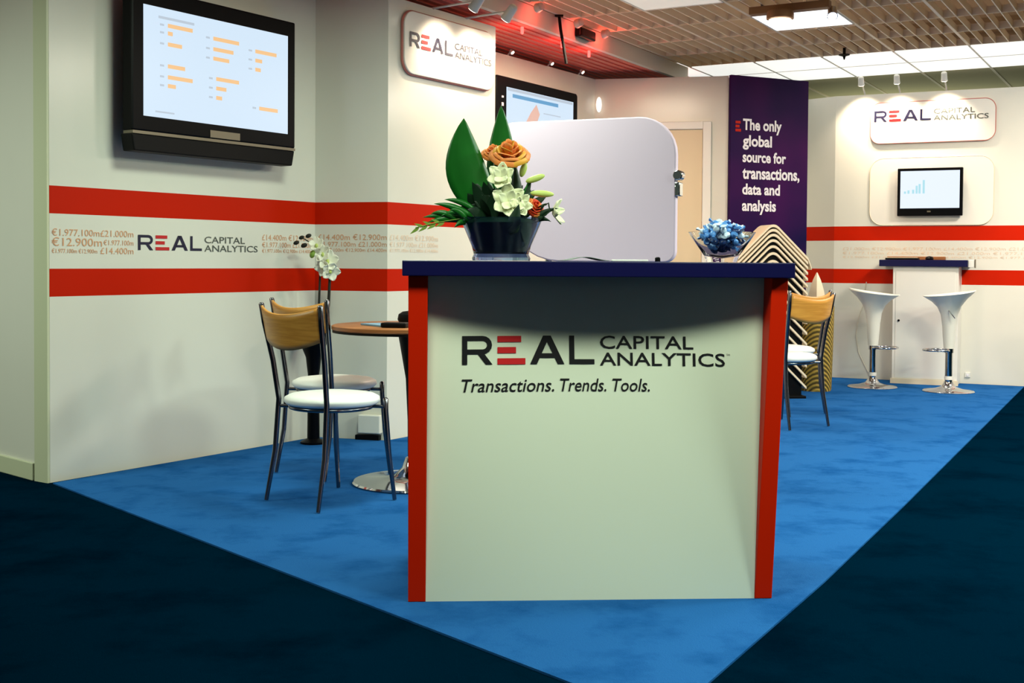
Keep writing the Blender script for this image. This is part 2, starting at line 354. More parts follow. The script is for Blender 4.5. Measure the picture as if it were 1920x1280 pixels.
figures(mb, 0.08, 1.75, 1.115, 1.225, -0.002, hrow); mb.build('lettering', 'faint_ink', wh)
# door in the back wall
dr = bpy.data.objects.new('door_1', None); COL.objects.link(dr); dr.location = (D1.x, D1.y, 0); dr.rotation_euler = (0, 0, ang(D1, E1)); struct(dr)
fr = MB(); fr.box(0.055, 0.115, -0.03, 0.0, 0, 2.245); fr.box(0.915, 0.985, -0.03, 0, 0, 2.245); fr.box(0.115, 0.915, -0.03, 0, 2.18, 2.245)
fr.build('door_frame', 'white', dr, bevel=0.006)
MB().box(0.118, 0.912, -0.012, -0.001, 0.01, 2.177).build('door_leaf', 'beige_door', dr)
hd = MB(); hd.tube([(0.19, -0.012, 1.04), (0.19, -0.06, 1.04), (0.30, -0.06, 1.04)], 0.009); hd.box(0.165, 0.215, -0.018, -0.012, 0.94, 1.12); hd.build('door_handle', 'chrome', dr, smooth=40)

# ------------------------------------------------------------------ ceiling
def uv(u, v): return (U*u + V*v)
ZC = 2.80; RZC = PI/2 - R(29.5)          # local x = U, local y = -V
def ceil_obj(mb, name, mats): 
    o = mb.build(name, mats); o.rotation_euler = (0, 0, RZC); return struct(o)
MOD = 0.585; VL = [-3.905 + MOD*i for i in range(0, 17)]; U0, U1 = -1.0, 10.1
lampcells = {(1, 7.07): 'off', (2, 8.2): 'on'}
g = MB()
for i, v in enumerate(VL): g.box(U0, U1, -v-0.011, -v+0.011, ZC, ZC+0.05)                     # main tees
for i in range(len(VL)-1):
    for k in range(1, 6):
        v = VL[i] + MOD*k/6
        segs = [(U0, U1)]
        for (ci, cu) in lampcells:
            if ci == i: segs = [(a, b) for s0, s1 in segs for a, b in ((s0, cu), (cu+0.6, s1))]
        for s0, s1 in segs: g.box(s0, s1, -v-0.004, -v+0.004, ZC+0.004, ZC+0.06)
uu = 8.2
us = [U1 - 0.6*k for k in range(0, 18)]
for u in us:
    for i in range(len(VL)-1):
        if any(ci == i and cu-0.01 < u < cu+0.61 for (ci, cu) in lampcells): continue
        g.box(u-0.005, u+0.005, -VL[i+1], -VL[i], ZC+0.005, ZC+0.058)
ceil_obj(g, 'ceiling', 'ceil_metal')
v_ = MB(); v_.box(U0-3, 12.5, 4.5, -9.0, ZC+0.22, ZC+0.26); v_.box(U1+0.05, U1+0.08, 4.4, -5.6, ZC+0.05, ZC+0.22); ceil_obj(v_, 'ceiling_void', 'ceil_dark')
b_ = MB(); b_.box(U1, 11.3, -5.6, 4.4, ZC, ZC+0.05, 0)
for v in VL: b_.box(U1, 11.3, -v-0.008, -v+0.008, ZC-0.004, ZC, 1)
b_.box(10.695, 10.705, -5.6, 4.4, ZC-0.004, ZC, 1)
ceil_obj(b_, 'ceiling_cove', ['cove', 'white'])
b_ = MB(); b_.box(11.3, 17, -9.6, 4.4, ZC, ZC+0.05, 0)
for v in VL[::1]: b_.box(11.3, 17, -v-0.012, -v+0.012, ZC-0.006, ZC, 1)
ceil_obj(b_, 'ceiling_rear', ['ceil_olive', 'ceil_metal'])
# lowered soffit on the left, red lamplight in its colour, and its fascia
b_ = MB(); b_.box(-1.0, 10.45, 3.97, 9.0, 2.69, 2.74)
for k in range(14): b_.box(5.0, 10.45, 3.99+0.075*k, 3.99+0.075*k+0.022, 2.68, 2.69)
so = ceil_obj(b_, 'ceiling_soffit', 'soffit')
fa = MB().box(-1.0, 10.1, 3.93, 3.97, 2.675, ZC).build('trim_2', 'fascia'); fa.rotation_euler = (0, 0, RZC); struct(fa)

def ceiling_thing(name, label, cat, u, v, z, group=None):
    p = uv(u, v); return thing(name, label, cat, (p.x, p.y, z), RZC, group)
t = ceiling_thing('ceiling_light', 'lit square ceiling light set in the metal grille above the right side', 'ceiling light', 8.5, VL[2]+MOD/2, ZC)
MB().box(-0.29, 0.29, -0.28, 0.28, 0.0, 0.012).build('diffuser', 'lamp', t)
f_ = MB()
for a in ((-0.3, -0.29, -0.29, 0.29), (0.29, 0.3, -0.29, 0.29), (-0.3, 0.3, -0.29, -0.28), (-0.3, 0.3, 0.28, 0.29)): f_.box(a[0], a[1], a[2], a[3], -0.004, 0.05)
f_.build('light_frame', 'white', t)
t = ceiling_thing('ceiling_light', 'dim pale square ceiling light cut off by the top of the picture', 'ceiling light', 7.37, VL[1]+MOD/2, ZC)
MB().box(-0.3, 0.3, -0.28, 0.28, 0.0, 0.012).build('diffuser', 'dimlamp', t)
f_ = MB()
for a in ((-0.31, -0.3, -0.29, 0.29), (0.3, 0.31, -0.29, 0.29), (-0.31, 0.31, -0.29, -0.28), (-0.31, 0.31, 0.28, 0.29)): f_.box(a[0], a[1], a[2], a[3], -0.004, 0.05)
f_.build('light_frame', 'white', t)
# sprinkler
t = thing('sprinkler', 'small dark sprinkler head hanging from the grille ceiling', 'sprinkler', (2.673, 9.75, ZC))
MB().tube([(0,0,0.01), (0,0,-0.05)], 0.012).build('pipe', 'satin_black', t, smooth=40)
MB().lathe([(0.005, -0.085), (0.012, -0.06), (0.045, -0.05), (0.045, -0.044), (0.012, -0.04)], 14).build('deflector', 'satin_black', t, smooth=40)
# beam with two lamps near the top of the picture
t = thing('lamp_track', 'brown metal track under the ceiling carrying two lamps', 'lamp track', (1.93, 7.98, 2.74), -R(29.5))
MB().box(-0.38, 0.16, -0.035, 0.035, 0, 0.05).build('rail', 'greybeam', t, bevel=0.004)
for x in (-0.3, 0.1): MB().tube([(x, 0, 0.05), (x, 0, 0.075)], 0.008).build('hanger', 'steel', t)
def spot_lamp(name, label, loc, target, cat='spotlight', group=None, body='white', glow='halogen', r=0.035, L=0.11, arm=None):
    t = thing(name, label, cat, loc, 0, group)
    d = (Vector(target)-Vector(loc)).normalized()
    MB().tube([-d*L, -d*L*0.9, -d*0.2*L, Vector((0,0,0))], [r*0.5, r*0.8, r*0.9, r], 14).build('lamp_body', body, t, smooth=40)
    MB().tube([d*0.001, d*0.004], [r*0.85, r*0.8], 14).build('bulb', glow, t, smooth=40)
    if arm: MB().tube([Vector(arm)-Vector(loc), -d*L*0.6], 0.007, 8).build('arm', body, t, smooth=40)
    return t
spot_lamp('spotlight', 'chrome spotlight hanging in front of the lit ceiling light', (2.085, 7.90, 2.685), (2.02, 7.6, 2.3), body='chrome', arm=(2.07, 7.93, 2.738), r=0.036, L=0.08)
t = thing('downlight', 'large round glowing lamp on the track at the top edge', 'ceiling lamp', (1.765, 8.00, 2.735))
MB().lathe([(0.085, 0), (0.09, -0.02), (0.09, -0.05), (0.075, -0.055)], 24).build('housing', 'greybeam', t, smooth=40)
MB().lathe([(0.0001, -0.10), (0.035, -0.095), (0.06, -0.08), (0.074, -0.056)], 24).build('bulb', 'halogen', t, smooth=40)

# sign spots over the sign wall
nC = Vector((C1.y-B1.y, -(C1.x-B1.x))).normalized(); dC = (C1-B1).normalized()
for s, lab in ((0.43, 'white arm spotlight above the sign wall, nearer the striped corner'), (0.78, 'white arm spotlight above the sign wall, nearer the alcove')):
    p = B1 + dC*s; h = p + nC*0.30
    base = (p.x - nC.x*0.03, p.y - nC.y*0.03, ZT); loc = (h.x, h.y, ZT-0.04)
    tg = (p.x+dC.x*0.02, p.y+dC.y*0.02, 2.26)
    spot_lamp('spotlight', lab, loc, tg, group='arm spotlights over the sign', arm=base)
    spot('sign_halogen', (loc[0]-nC.x*0.02, loc[1]-nC.y*0.02, loc[2]-0.03), tg, 22, WARM, 95, 0.9)
# three spots over the right wall
dH = (H1-H0).normalized(); nH = Vector((dH.y, -dH.x))
for s, lab in ((0.26, 'first small spotlight from the left along the right wall top'), (0.57, 'middle small spotlight along the right wall top'), (0.97, 'third small spotlight from the left along the right wall top')):
    p = H0 + dH*s; h = p + nH*0.20
    loc = (h.x, h.y, ZT+0.06); tg = (p.x, p.y, 2.2)
    spot_lamp('spotlight', lab, loc, tg, group='spotlights over the right wall', arm=(p.x-nH.x*0.02, p.y-nH.y*0.02, ZT), r=0.03, L=0.08)
    spot('wall_halogen', (loc[0]-nH.x*0.02, loc[1]-nH.y*0.02, loc[2]-0.03), tg, 40, WARM, 100, 0.9)
# red lamps along the fascia
for u, lab in ((7.14, 'red lamp on the grille edge nearest the top of the picture'), (7.74, 'red lamp on the grille edge by the black hanging rod'), (8.19, 'red lamp on the grille edge farthest along the white fascia')):
    p = uv(u, -3.86); q = uv(u+0.3, -4.6)
    sl = spot_lamp('stage_lamp', lab, (p.x, p.y, ZC-0.03), (q.x, q.y, 2.70), cat='lamp', group='red lamps on the fascia', body='fascia', glow='redlamp', r=0.034, L=0.05)
    lw = uv(u+0.1, -4.03); MB().lathe([(0.0001, -0.006), (0.008, -0.003), (0.011, 0.006), (0.011, 0.045), (0.0001, 0.045)], 12, (lw.x-p.x, lw.y-p.y, 2.632-ZC+0.03)).build('bulb', 'redlamp', sl, smooth=50)  # lower glowing stub paints a red glint on the fascia's bottom edge
    lw = uv(u+0.1, -4.03); l = bpy.data.lights.new('red_glow', 'POINT'); l.energy = 0.8; l.color = (1, 0.10, 0.07); l.shadow_soft_size = 0.03  # point light added below to redden the soffit
    o = bpy.data.objects.new('red_glow', l); COL.objects.link(o); o.location = (lw.x, lw.y, 2.60)
    l = bpy.data.lights.new('red_glow', 'POINT'); l.energy = 1.5; l.color = (1, 0.08, 0.05); l.shadow_soft_size = 0.03
    o = bpy.data.objects.new('red_glow', l); COL.objects.link(o); k = uv(u+0.02, -3.84); o.location = (k.x, k.y, ZC-0.05)
# black rod and black box on the fascia
t = thing('hanging_rod', 'thin black rod hanging from the grille edge beside a red lamp', 'rod', (0.317, 8.487, ZC))
MB().tube([(0, 0, 0), (0.012, 0, -0.1), (0.055, 0, -0.34)], 0.011, 8).build('rod', 'satin_black', t, smooth=40)
MB().box(-0.03, 0.03, -0.02, 0.02, -0.012, 0.0).build('clamp', 'satin_black', t)
p = uv(7.965, -3.927)
t = thing('speaker_box', 'small black box fixed to the white ceiling fascia', 'box', (p.x, p.y, 2.70), RZC)
MB().box(-0.13, 0.13, -0.05, 0.0, 0, 0.07).build('case', 'black', t, bevel=0.01)
MB().box(-0.11, 0.11, -0.054, -0.05, 0.012, 0.058).build('front_grille', 'satin_black', t)
# tiny lamps along the alcove wall top
dD = (D1-D0).normalized(); nD = Vector((dD.y, -dD.x))
for s, lab in ((0.18, 'tiny clip lamp on the alcove wall top, next to the sign wall'), (0.77, 'tiny clip lamp on the alcove wall top, below the black rod'), (1.27, 'tiny clip lamp on the alcove wall top, by the inner corner')):
    p = D0 + dD*s + nD*0.03
    spot_lamp('clip_lamp', lab, (p.x, p.y, ZT+0.02), (p.x+nD.x*0.2, p.y+nD.y*0.2, 2.45), cat='lamp', group='clip lamps on the alcove wall', r=0.016, L=0.03, arm=(p.x-nD.x*0.05, p.y-nD.y*0.05, ZT))

# ------------------------------------------------------------------ signs and televisions
t = thing('logo_sign', 'white rounded sign board with dark lettering under two arm spotlights', 'sign', (B1.x, B1.y, 0), ang(B1, C1))
MB().prism(rrect(0.115, 1.06, 2.185, 2.56, 0.09), -0.03, 0.0).build('board', 'board', t, bevel=0.004)
e = rrect(0.115, 1.06, 2.185, 2.56, 0.09); MB().tube([(x, -0.012, z) for x, z in e + e[:1]], 0.009, 6).build('edge_band', 'pinkedge', t, smooth=60)
mb = MB(); logo(mb, 0.16, 1.03, 2.345, 2.435, -0.034, 0, 1, 2, tm=False); mb.build('lettering', ['navy_ink', 'red_ink', 'navy_ink'], t)
t = thing('logo_sign', 'white rounded sign board with thin lettering above the small television', 'sign', (H0.x, H0.y, 0), ang(H0, H1))
MB().prism(rrect(0.315, 1.385, 2.165, 2.535, 0.09), -0.02, 0.0).build('board', 'board', t, bevel=0.003)
e = rrect(0.315, 1.385, 2.165, 2.535, 0.09); MB().tube([(x, -0.017, z) for x, z in e + e[:1]], 0.005, 6).build('edge_band', 'pinkedge', t, smooth=60)
mb = MB(); logo(mb, 0.35, 1.345, 2.362, 2.462, -0.024, 0, 1, 2, tm=False); mb.build('lettering', ['navy_ink', 'red_ink', 'grey_ink'], t)
t = thing('backing_board', 'large white rounded backing board behind the small television', 'board', (H0.x, H0.y, 0), ang(H0, H1))
MB().prism(rrect(0.32, 1.38, 1.42, 2.03, 0.12), -0.015, -0.002).build('board', 'board', t, bevel=0.003)
e = rrect(0.32, 1.38, 1.42, 2.03, 0.12); MB().tube([(x, -0.013, z) for x, z in e + e[:1]], 0.0035, 6).build('edge_band', 'cream', t, smooth=60)

t = thing('television', 'large black flat television with bottom speaker bar on the left striped wall', 'television', (A0.x, A0.y, 0), ang(A0, A1))
mb = MB(); mb.box(0.36, 1.495, -0.15, -0.075, 1.70, 2.41); mb.box(0.44, 1.42, -0.075, -0.05, 1.78, 2.32)
mb.build('case', 'black', t, bevel=0.008)
MB().prism([(0.375, 1.60), (1.475, 1.60), (1.493, 1.685), (0.36, 1.685)], -0.148, -0.06).build('speaker_bar', 'satin_black', t, bevel=0.006)
MB().box(0.362, 1.493, -0.152, -0.08, 1.685, 1.70).build('trim_strip', 'silver', t)
mb = MB(); mb.box(0.428, 1.433, -0.1525, -0.149, 1.776, 2.325, 0)
bars = [(0.15, 0.83, 0.16), (0.15, 0.76, 0.03), (0.15, 0.66, 0.09), (0.15, 0.36, 0.16), (0.15, 0.28, 0.05), (0.15, 0.46, 0.11),
        (0.45, 0.80, 0.18), (0.45, 0.70, 0.14), (0.45, 0.61, 0.11), (0.47, 0.42, 0.16), (0.47, 0.33, 0.07), (0.47, 0.24, 0.04),
        (0.75, 0.76, 0.16), (0.75, 0.67, 0.05), (0.75, 0.58, 0.04), (0.78, 0.20, 0.14)]
for fx, fz, fw in bars:
    x = 0.428 + fx*1.005; z = 1.776 + fz*0.549; mb.box(x, x+fw*1.005, -0.154, -0.152, z, z+0.02, 1); mb.box(x-0.05, x-0.025, -0.154, -0.152, z+0.004, z+0.014, 2)
mb.box(0.52, 0.75, -0.154, -0.152, 2.27, 2.283, 2); mb.box(0.50, 0.62, -0.154, -0.152, 1.80, 1.808, 2)
mb.build('screen', ['scr1', 'scr_or', 'scr_gr'], t)
MB().box(0.86, 1.07, -0.153, -0.149, 1.707, 1.745).build('badge_plate', 'silver', t)
MB().box(0.70, 1.2, -0.05, 0.0, 1.85, 2.2).build('wall_mount', 'satin_black', t)

t = thing('television', 'black television in the alcove partly hidden behind the lilac screen panel', 'television', (D0.x, D0.y, 0), ang(D0, D1))
MB().prism(rrect(-0.15, 1.062, 1.68, 2.43, 0.03), -0.10, -0.04).build('case', 'black', t, bevel=0.008)
mb = MB(); mb.box(-0.01, 0.985, -0.103, -0.099, 1.79, 2.355, 0); mb.box(0.07, 0.74, -0.105, -0.102, 2.285, 2.312, 1)
mb.box(0.0, 0.97, -0.104, -0.102, 2.33, 2.35, 3)
mb.prism([(0.26, 1.98), (0.38, 1.96), (0.40, 2.10), (0.46, 2.20), (0.41, 2.27), (0.33, 2.20), (0.26, 2.12)], -0.105, -0.102, 2)
mb.box(0.52, 0.78, -0.105, -0.102, 2.21, 2.218, 3); mb.box(0.52, 0.70, -0.105, -0.102, 2.15, 2.157, 3)
mb.build('screen', ['scr1', 'scr_bl', 'scr_pk', 'scr_gr'], t)
for za, zb in ((2.21, 2.235), (2.27, 2.285)): MB().box(-0.075, -0.05, -0.102, -0.099, za, zb).build('sticker', 'white_ink', t)
MB().box(0.2, 0.7, -0.04, 0.0, 1.85, 2.2).build('wall_mount', 'satin_black', t)

t = thing('television', 'small black monitor showing a pale chart on the right wall', 'television', (H0.x, H0.y, 0), ang(H0, H1))
MB().box(0.572, 1.128, -0.085, -0.04, 1.50, 1.928).build('case', 'black', t, bevel=0.006)
mb = MB(); mb.box(0.598, 1.102, -0.088, -0.084, 1.568, 1.903, 0)
for x, h in ((0.63, 0.02), (0.66, 0.03), (0.70, 0.035), (0.73, 0.07), (0.755, 0.085), (0.79, 0.12)): mb.box(x, x+0.018, -0.09, -0.087, 1.70, 1.70+h, 1)
mb.build('screen', ['scr_hi', 'scr_cy'], t)
MB().box(0.83, 0.86, -0.088, -0.084, 1.532, 1.545).build('badge', 'silver', t)
MB().box(0.75, 0.95, -0.04, -0.0155, 1.62, 1.82).build('wall_mount', 'satin_black', t)

# ------------------------------------------------------------------ purple banner
bp0 = Vector((1.80, 9.955)); bp1 = Vector((2.52, 10.29))
t = thing('banner', 'tall purple banner board with white slogan beside the back door', 'banner', (bp0.x, bp0.y, CZ), ang(bp0, bp1))
Lb = (bp1-bp0).length
MB().box(0, Lb, 0, 0.03, 0, ZT-CZ).build('board', 'banner', t)
mb = MB(); rows = ['The only', 'global', 'source for', 'transactions,', 'data and', 'analysis']
ws_ = [0.40, 0.30, 0.45, 0.595, 0.39, 0.35]; desc = [1, 1, 0, 0.5, 0, 1]
k = (ZT-CZ)
for i, (tx, wd) in enumerate(zip(rows, ws_)):
    base = 2.147 - i*0.1345; asc = 0.098; de = {1: 0.03, 0.5: 0.022, 0: 0.0}[desc[i]]
    if i == 5: asc = 0.098
    mb.text(tx, 0.12, 0.12+wd*Lb/0.794*0.99, base-de+0.02, base+asc*(0.95)+0.02, -0.002, 0, bold=0.03)
mb.build('lettering', 'white_ink', t)
mb = MB()
for x1_, lo in ((0.095, 0.066), (0.085, 0.033), (0.10, 0.0)): mb.add([(0.045, -0.002, 2.15+lo), (x1_, -0.002, 2.15+lo), (x1_, -0.002, 2.15+lo+0.022), (0.045, -0.002, 2.15+lo+0.022)], [(0,1,2,3)])
mb.build('emblem', 'red', t)

# ------------------------------------------------------------------ reception counter
yaw = math.atan2(0.069, 1.148)
t = thing('reception_counter', 'white front reception counter with red side panels and navy top', 'counter', (-0.317, 3.711, CZ), yaw)
W_ = 1.150; TH = 1.022 - CZ
l = MB(); l.hexa([(0, 0, 0), (0.054, 0, 0), (0.054, 0.6, 0), (0, 0.6, 0)], [(-0.004, 0, TH), (0.056, 0, TH), (0.056, 0.6, TH), (-0.004, 0.6, TH)]); l.build('side_panel', 'red', t, bevel=0.002)
l = MB(); l.hexa([(W_-0.055, 0, 0), (W_, 0, 0), (W_, 0.6, 0), (W_-0.055, 0.6, 0)], [(W_-0.012, 0, TH), (W_+0.040, 0, TH), (W_+0.040, 0.6, TH), (W_-0.012, 0.6, TH)]); l.build('side_panel', 'red', t, bevel=0.002)
def fy(x, z):                # gently hollow front: flush at the floor, set back under the top, deepest in the middle
    u = max(0.0, min(1.0, (x-0.055)/(W_-0.09))); return 0.004 + z/TH*(0.085 + 0.085*math.sin(PI*u))
def fx_(u, z): return (0.0545 + 0.002*z/TH) + u*(W_-0.11 + 0.041*z/TH)
fp = MB(); fp.surf(lambda u, v: (fx_(u, v*TH), fy(fx_(u, v*TH), v*TH), v*TH), 28, 24); fp.build('front_panel', 'counter_white', t, smooth=60)
MB().box(0.06, W_-0.02, 0.50, 0.52, 0.02, TH).build('back_panel', 'white', t)
MB().box(-0.022, W_+0.052, -0.035, 0.64, TH, TH+0.048).build('countertop', 'navy', t, bevel=0.003)
def on_panel(mb):           # (x, 0, height along panel) -> panel surface
    out = []
    for x, y, z in mb.v: out.append((x, fy(x, z) - 0.002, z))
    mb.v = out; return mb
# 587 px per metre at the panel
mb = MB(); logo(mb, 0.165, 1.026, 0.733, 0.824, 0, 0, 1, 2); on_panel(mb).build('lettering', ['black_ink', 'red_ink', 'black_ink'], t)
for wd_, xa, xb, za in (('Transactions.', 0.164, 0.462, 0.646), ('Trends.', 0.481, 0.631, 0.646), ('Tools.', 0.651, 0.771, 0.646)):
    mb = MB(); mb.text(wd_, xa, xb, za, 0.687, 0, 0, shear=0.22, bold=0.006); on_panel(mb).build('tagline', 'black_ink', t)
TOP = 1.071; 

# ------------------------------------------------------------------ lilac screen panel behind the counter
t = thing('screen_panel', 'pale lilac rounded display panel standing behind the counter', 'screen panel', (0.335, 5.40, CZ), -R(24))
MB().prism(rrect(-0.42, 0.415, 1.062, 1.70, [0.30, 0.05, 0.17, 0.06]), -0.02, 0.02).build('panel', 'screen_panel', t, bevel=0.006, smooth=30)
for x in (-0.2, 0.2): MB().tube([(x, 0.035, 0.01), (x, 0.035, 1.6)], 0.016, 10).build('post', 'chrome', t, smooth=40)
MB().box(-0.32, 0.32, -0.12, 0.2, 0, 0.012).build('foot_plate', 'steel', t, bevel=0.003)
mb = MB(); mb.tube([(0.425, -0.03, 1.44), (0.425, 0.02, 1.44)], 0.022, 14); mb.box(0.41, 0.434, -0.022, 0.03, 1.35, 1.41); mb.build('clamp', 'chrome', t, smooth=40, bevel=0.004)

# ------------------------------------------------------------------ chairs
def make_chair():
    t = thing('dining_chair', 'x', 'chair', (0, 0, CZ))
    # local: front +y, x right
    for sx in (-1, 1):
        MB().tube([(sx*0.187, -0.205, 0.004), (sx*0.178, -0.165, 0.22), (sx*0.172, -0.150, 0.45), (sx*0.185, -0.172, 0.62), (sx*0.205, -0.205, 0.79), (sx*0.212, -0.215, 0.868), (sx*0.212, -0.215, 0.874)],
                  [0.009, 0.0115, 0.012, 0.012, 0.012, 0.012, 0.007], 10).build('back_post', 'steel', t, smooth=50)
        MB().tube([(sx*0.200, 0.205, 0.004), (sx*0.188, 0.180, 0.22), (sx*0.180, 0.168, 0.40), (sx*0.180, 0.168, 0.452), (sx*0.180, 0.168, 0.458)],
                  [0.009, 0.0115, 0.012, 0.012, 0.006], 10).build('leg', 'steel', t, smooth=50)
    ring = [(0.185*math.cos(a), 0.175*math.sin(a)+0.005, 0.418) for a in [2*PI*i/36 for i in range(37)]]
    mb = MB(); mb.tube(ring, 0.009, 8)
    for sx in (-1, 1):
        mb.tube([(sx*0.172, -0.150, 0.418), (sx*0.12, -0.12, 0.418)], 0.008, 8); mb.tube([(sx*0.180, 0.168, 0.418), (sx*0.12, 0.13, 0.418)], 0.008, 8)
    mb.build('seat_frame', 'steel', t, smooth=60)
    MB().lathe([(0.0001, 0.424), (0.17, 0.424), (0.198, 0.430), (0.212, 0.444), (0.208, 0.460), (0.185, 0.472), (0.12, 0.480), (0.0001, 0.482)], 40, (0, 0.012, 0)).build('seat', 'cushion', t, smooth=60)
    def back(u, v):
        x = -0.203 + 0.406*u; k = 1 - (2*u-1)**2
        z = (0.722 - 0.045*k)*(1-v) + (0.862 - 0.032*k)*v
        y0 = -0.187 - (z-0.70)*0.20
        return (x, y0 - 0.055*k, z)
    MB().surf(back, 20, 6).build('backrest', 'ply', t, smooth=60, solid=0.011)
    return t
CH1 = (-0.800, 5.283); F1 = R(-43.7)
proto = make_chair(); used = False
chairs = [
 (CH1[0], CH1[1], F1, 'round-seated chair with tan back in front of the left wall, nearer one', 'chairs at the round table'),
 (-0.893, 5.985, F1 + R(2), 'round-seated chair behind the nearer chair by the left corner', 'chairs at the round table'),
 (1.795, 7.845, R(36), 'tan-backed chair right behind the counter edge, nearer of the right pair', 'chairs behind the counter'),
 (1.945, 8.50, R(36), 'tan-backed chair half hidden behind the nearer right-hand chair', 'chairs behind the counter'),
]
for i, (x, y, rz, lab, gr) in enumerate(chairs):
    o = proto if i == 0 else copy_tree(proto)
    o.location = (x, y, CZ); o.rotation_euler = (0, 0, rz); o['label'] = lab; o['group'] = gr

# ------------------------------------------------------------------ round table and what lies on it
t = thing('round_table', 'round wooden table on a chrome disc base behind the counter', 'table', (-0.465, 5.72, CZ))
MB().lathe([(0.0001, 0.732), (0.385, 0.732), (0.392, 0.738), (0.392, 0.752), (0.385, 0.756), (0.0001, 0.756)], 56).build('tabletop', 'ply_dark', t, smooth=30)
MB().lathe([(0.375, 0.722), (0.388, 0.722), (0.388, 0.7325), (0.375, 0.7325)], 56).build('edge_band', 'satin_black', t, smooth=30)
MB().lathe([(0.028, 0.10), (0.03, 0.30), (0.04, 0.50), (0.075, 0.70), (0.08, 0.732)], 28).build('pedestal', 'satin_black', t, smooth=40)
MB().lathe([(0.0001, 0.0), (0.285, 0.0), (0.292, 0.006), (0.285, 0.014), (0.16, 0.024), (0.09, 0.04), (0.055, 0.075), (0.04, 0.12), (0.03, 0.125)], 48).build('base', 'chrome', t, smooth=40)
tz = CZ + 0.757
tag(MB().box(-0.07, 0.07, -0.10, 0.10, 0, 0.008).build('brochure', 'paper_blue', bevel=0.001), 'pale blue brochure lying on the round table', 'brochure')
b = bpy.data.objects['brochure']; b.location = (-0.60, 5.62, tz); b.rotation_euler = (0, 0, 0.6)
pc = tag(MB().box(-0.06, 0.06, -0.045, 0.045, 0, 0.022).build('folder', 'satin_black', bevel=0.006), 'flat black folder beside the brochure on the round table', 'folder')
pc.location = (-0.53, 5.48, tz); pc.rotation_euler = (0, 0, -0.2)
pc = tag(MB().lathe([(0.0001, 0), (0.045, 0.0), (0.055, 0.02), (0.05, 0.045), (0.03, 0.058), (0.0001, 0.062)], 20).build('pouch', 'satin_black', smooth=40), 'rounded black pouch on the round table next to the counter', 'pouch')
pc.location = (-0.50, 5.82, tz)

# ------------------------------------------------------------------ orchid in a tall black vase
t = thing('orchid_vase', 'tall black trumpet vase holding a white orchid in the left corner', 'orchid', (-1.145, 6.93, CZ))
MB().lathe([(0.0001, 0), (0.075, 0), (0.075, 0.012), (0.036, 0.03), (0.033, 0.40), (0.045, 0.50), (0.085, 0.60), (0.098, 0.66), (0.090, 0.66), (0.04, 0.56), (0.0001, 0.54)], 28).build('vase', 'black', t, smooth=40)
MB().tube([(-0.01, 0, 0.56), (0.03, 0, 0.80), (0.035, 0, 0.95), (0.04, 0, 1.06), (0.0, 0, 1.15), (-0.07, 0, 1.19)], [0.008, 0.007, 0.006, 0.006, 0.004, 0.003], 8).build('stem', 'stem', t, smooth=60)
MB().tube([(0.02, 0, 0.56), (0.085, 0, 0.80), (0.092, 0, 0.95), (0.09, 0, 1.05)], [0.009, 0.009, 0.008, 0.004], 8).build('stem', 'stem', t, smooth=60)
def petal_fan(mb, c, r, n, tilt, mi=0, ax=(0, -1, 0), wid=0.55, ph=0.0, cup=0.25):
    q = Vector((0, 0, 1)).rotation_difference(Vector(ax).normalized()); c = Vector(c)
    for k in range(n):
        a = 2*PI*k/n + ph
        def fn(u, v, a=a):
            wv = (2*v-1)*wid*r*math.sin(PI*min(1, 0.12+0.86*u))**0.7
            rad = u*r; zz = cup*r*(u**2) + tilt*r*u + 0.12*abs(2*v-1)*r*u
            p = Vector((rad*math.cos(a) - wv*math.sin(a), rad*math.sin(a) + wv*math.cos(a), zz)); return tuple(c + q @ p)
        mb.surf(fn, 6, 4, mi)
for (x, z, r, ax) in ((0.085, 1.06, 0.062, (0.15, -1, 0.1)), (0.055, 1.10, 0.055, (-0.3, -1, 0.25)), (0.10, 1.00, 0.055, (0.3, -1, -0.3)), (0.02, 1.15, 0.045, (-0.2, -1, 0.5)), (0.06, 1.02, 0.05, (-0.4, -1, -0.2))):
    mb = MB(); petal_fan(mb, (x, -0.02, z), r, 5, 0.1, 0, ax, 0.5, 0.3); mb.ell((x, -0.035, z-0.006), (0.009, 0.012), 1); mb.build('orchid_flower', ['orchid', 'bud'], t, smooth=60, solid=0.002)
for (x, z, r) in ((-0.07, 1.19, 0.011), (-0.10, 1.16, 0.012), (-0.055, 1.145, 0.013), (-0.03, 1.20, 0.012)):
    MB().ell((x, -0.01, z), (r, r*1.5), 0, d=(1, 0, 0.4)).build('orchid_bud', 'stem', t, smooth=60)
MB().ell((-0.005, -0.02, 1.095), (0.016, 0.024), 0, d=(0.3, 0, 1)).build('orchid_bud', 'leaf_lime', t, smooth=60)

# socket block at the foot of the left return wall
t = thing('socket_block', 'small white power socket block at the foot of the corner wall', 'socket', (A1.x, A1.y, CZ), ang(A1, B1))
MB().box(0.30, 0.44, -0.05, -0.001, 0.04, 0.15).build('case', 'wall', t, bevel=0.006)
MB().box(0.28, 0.43, -0.04, -0.001, 0.0, 0.028).build('cable_duct', 'satin_black', t)

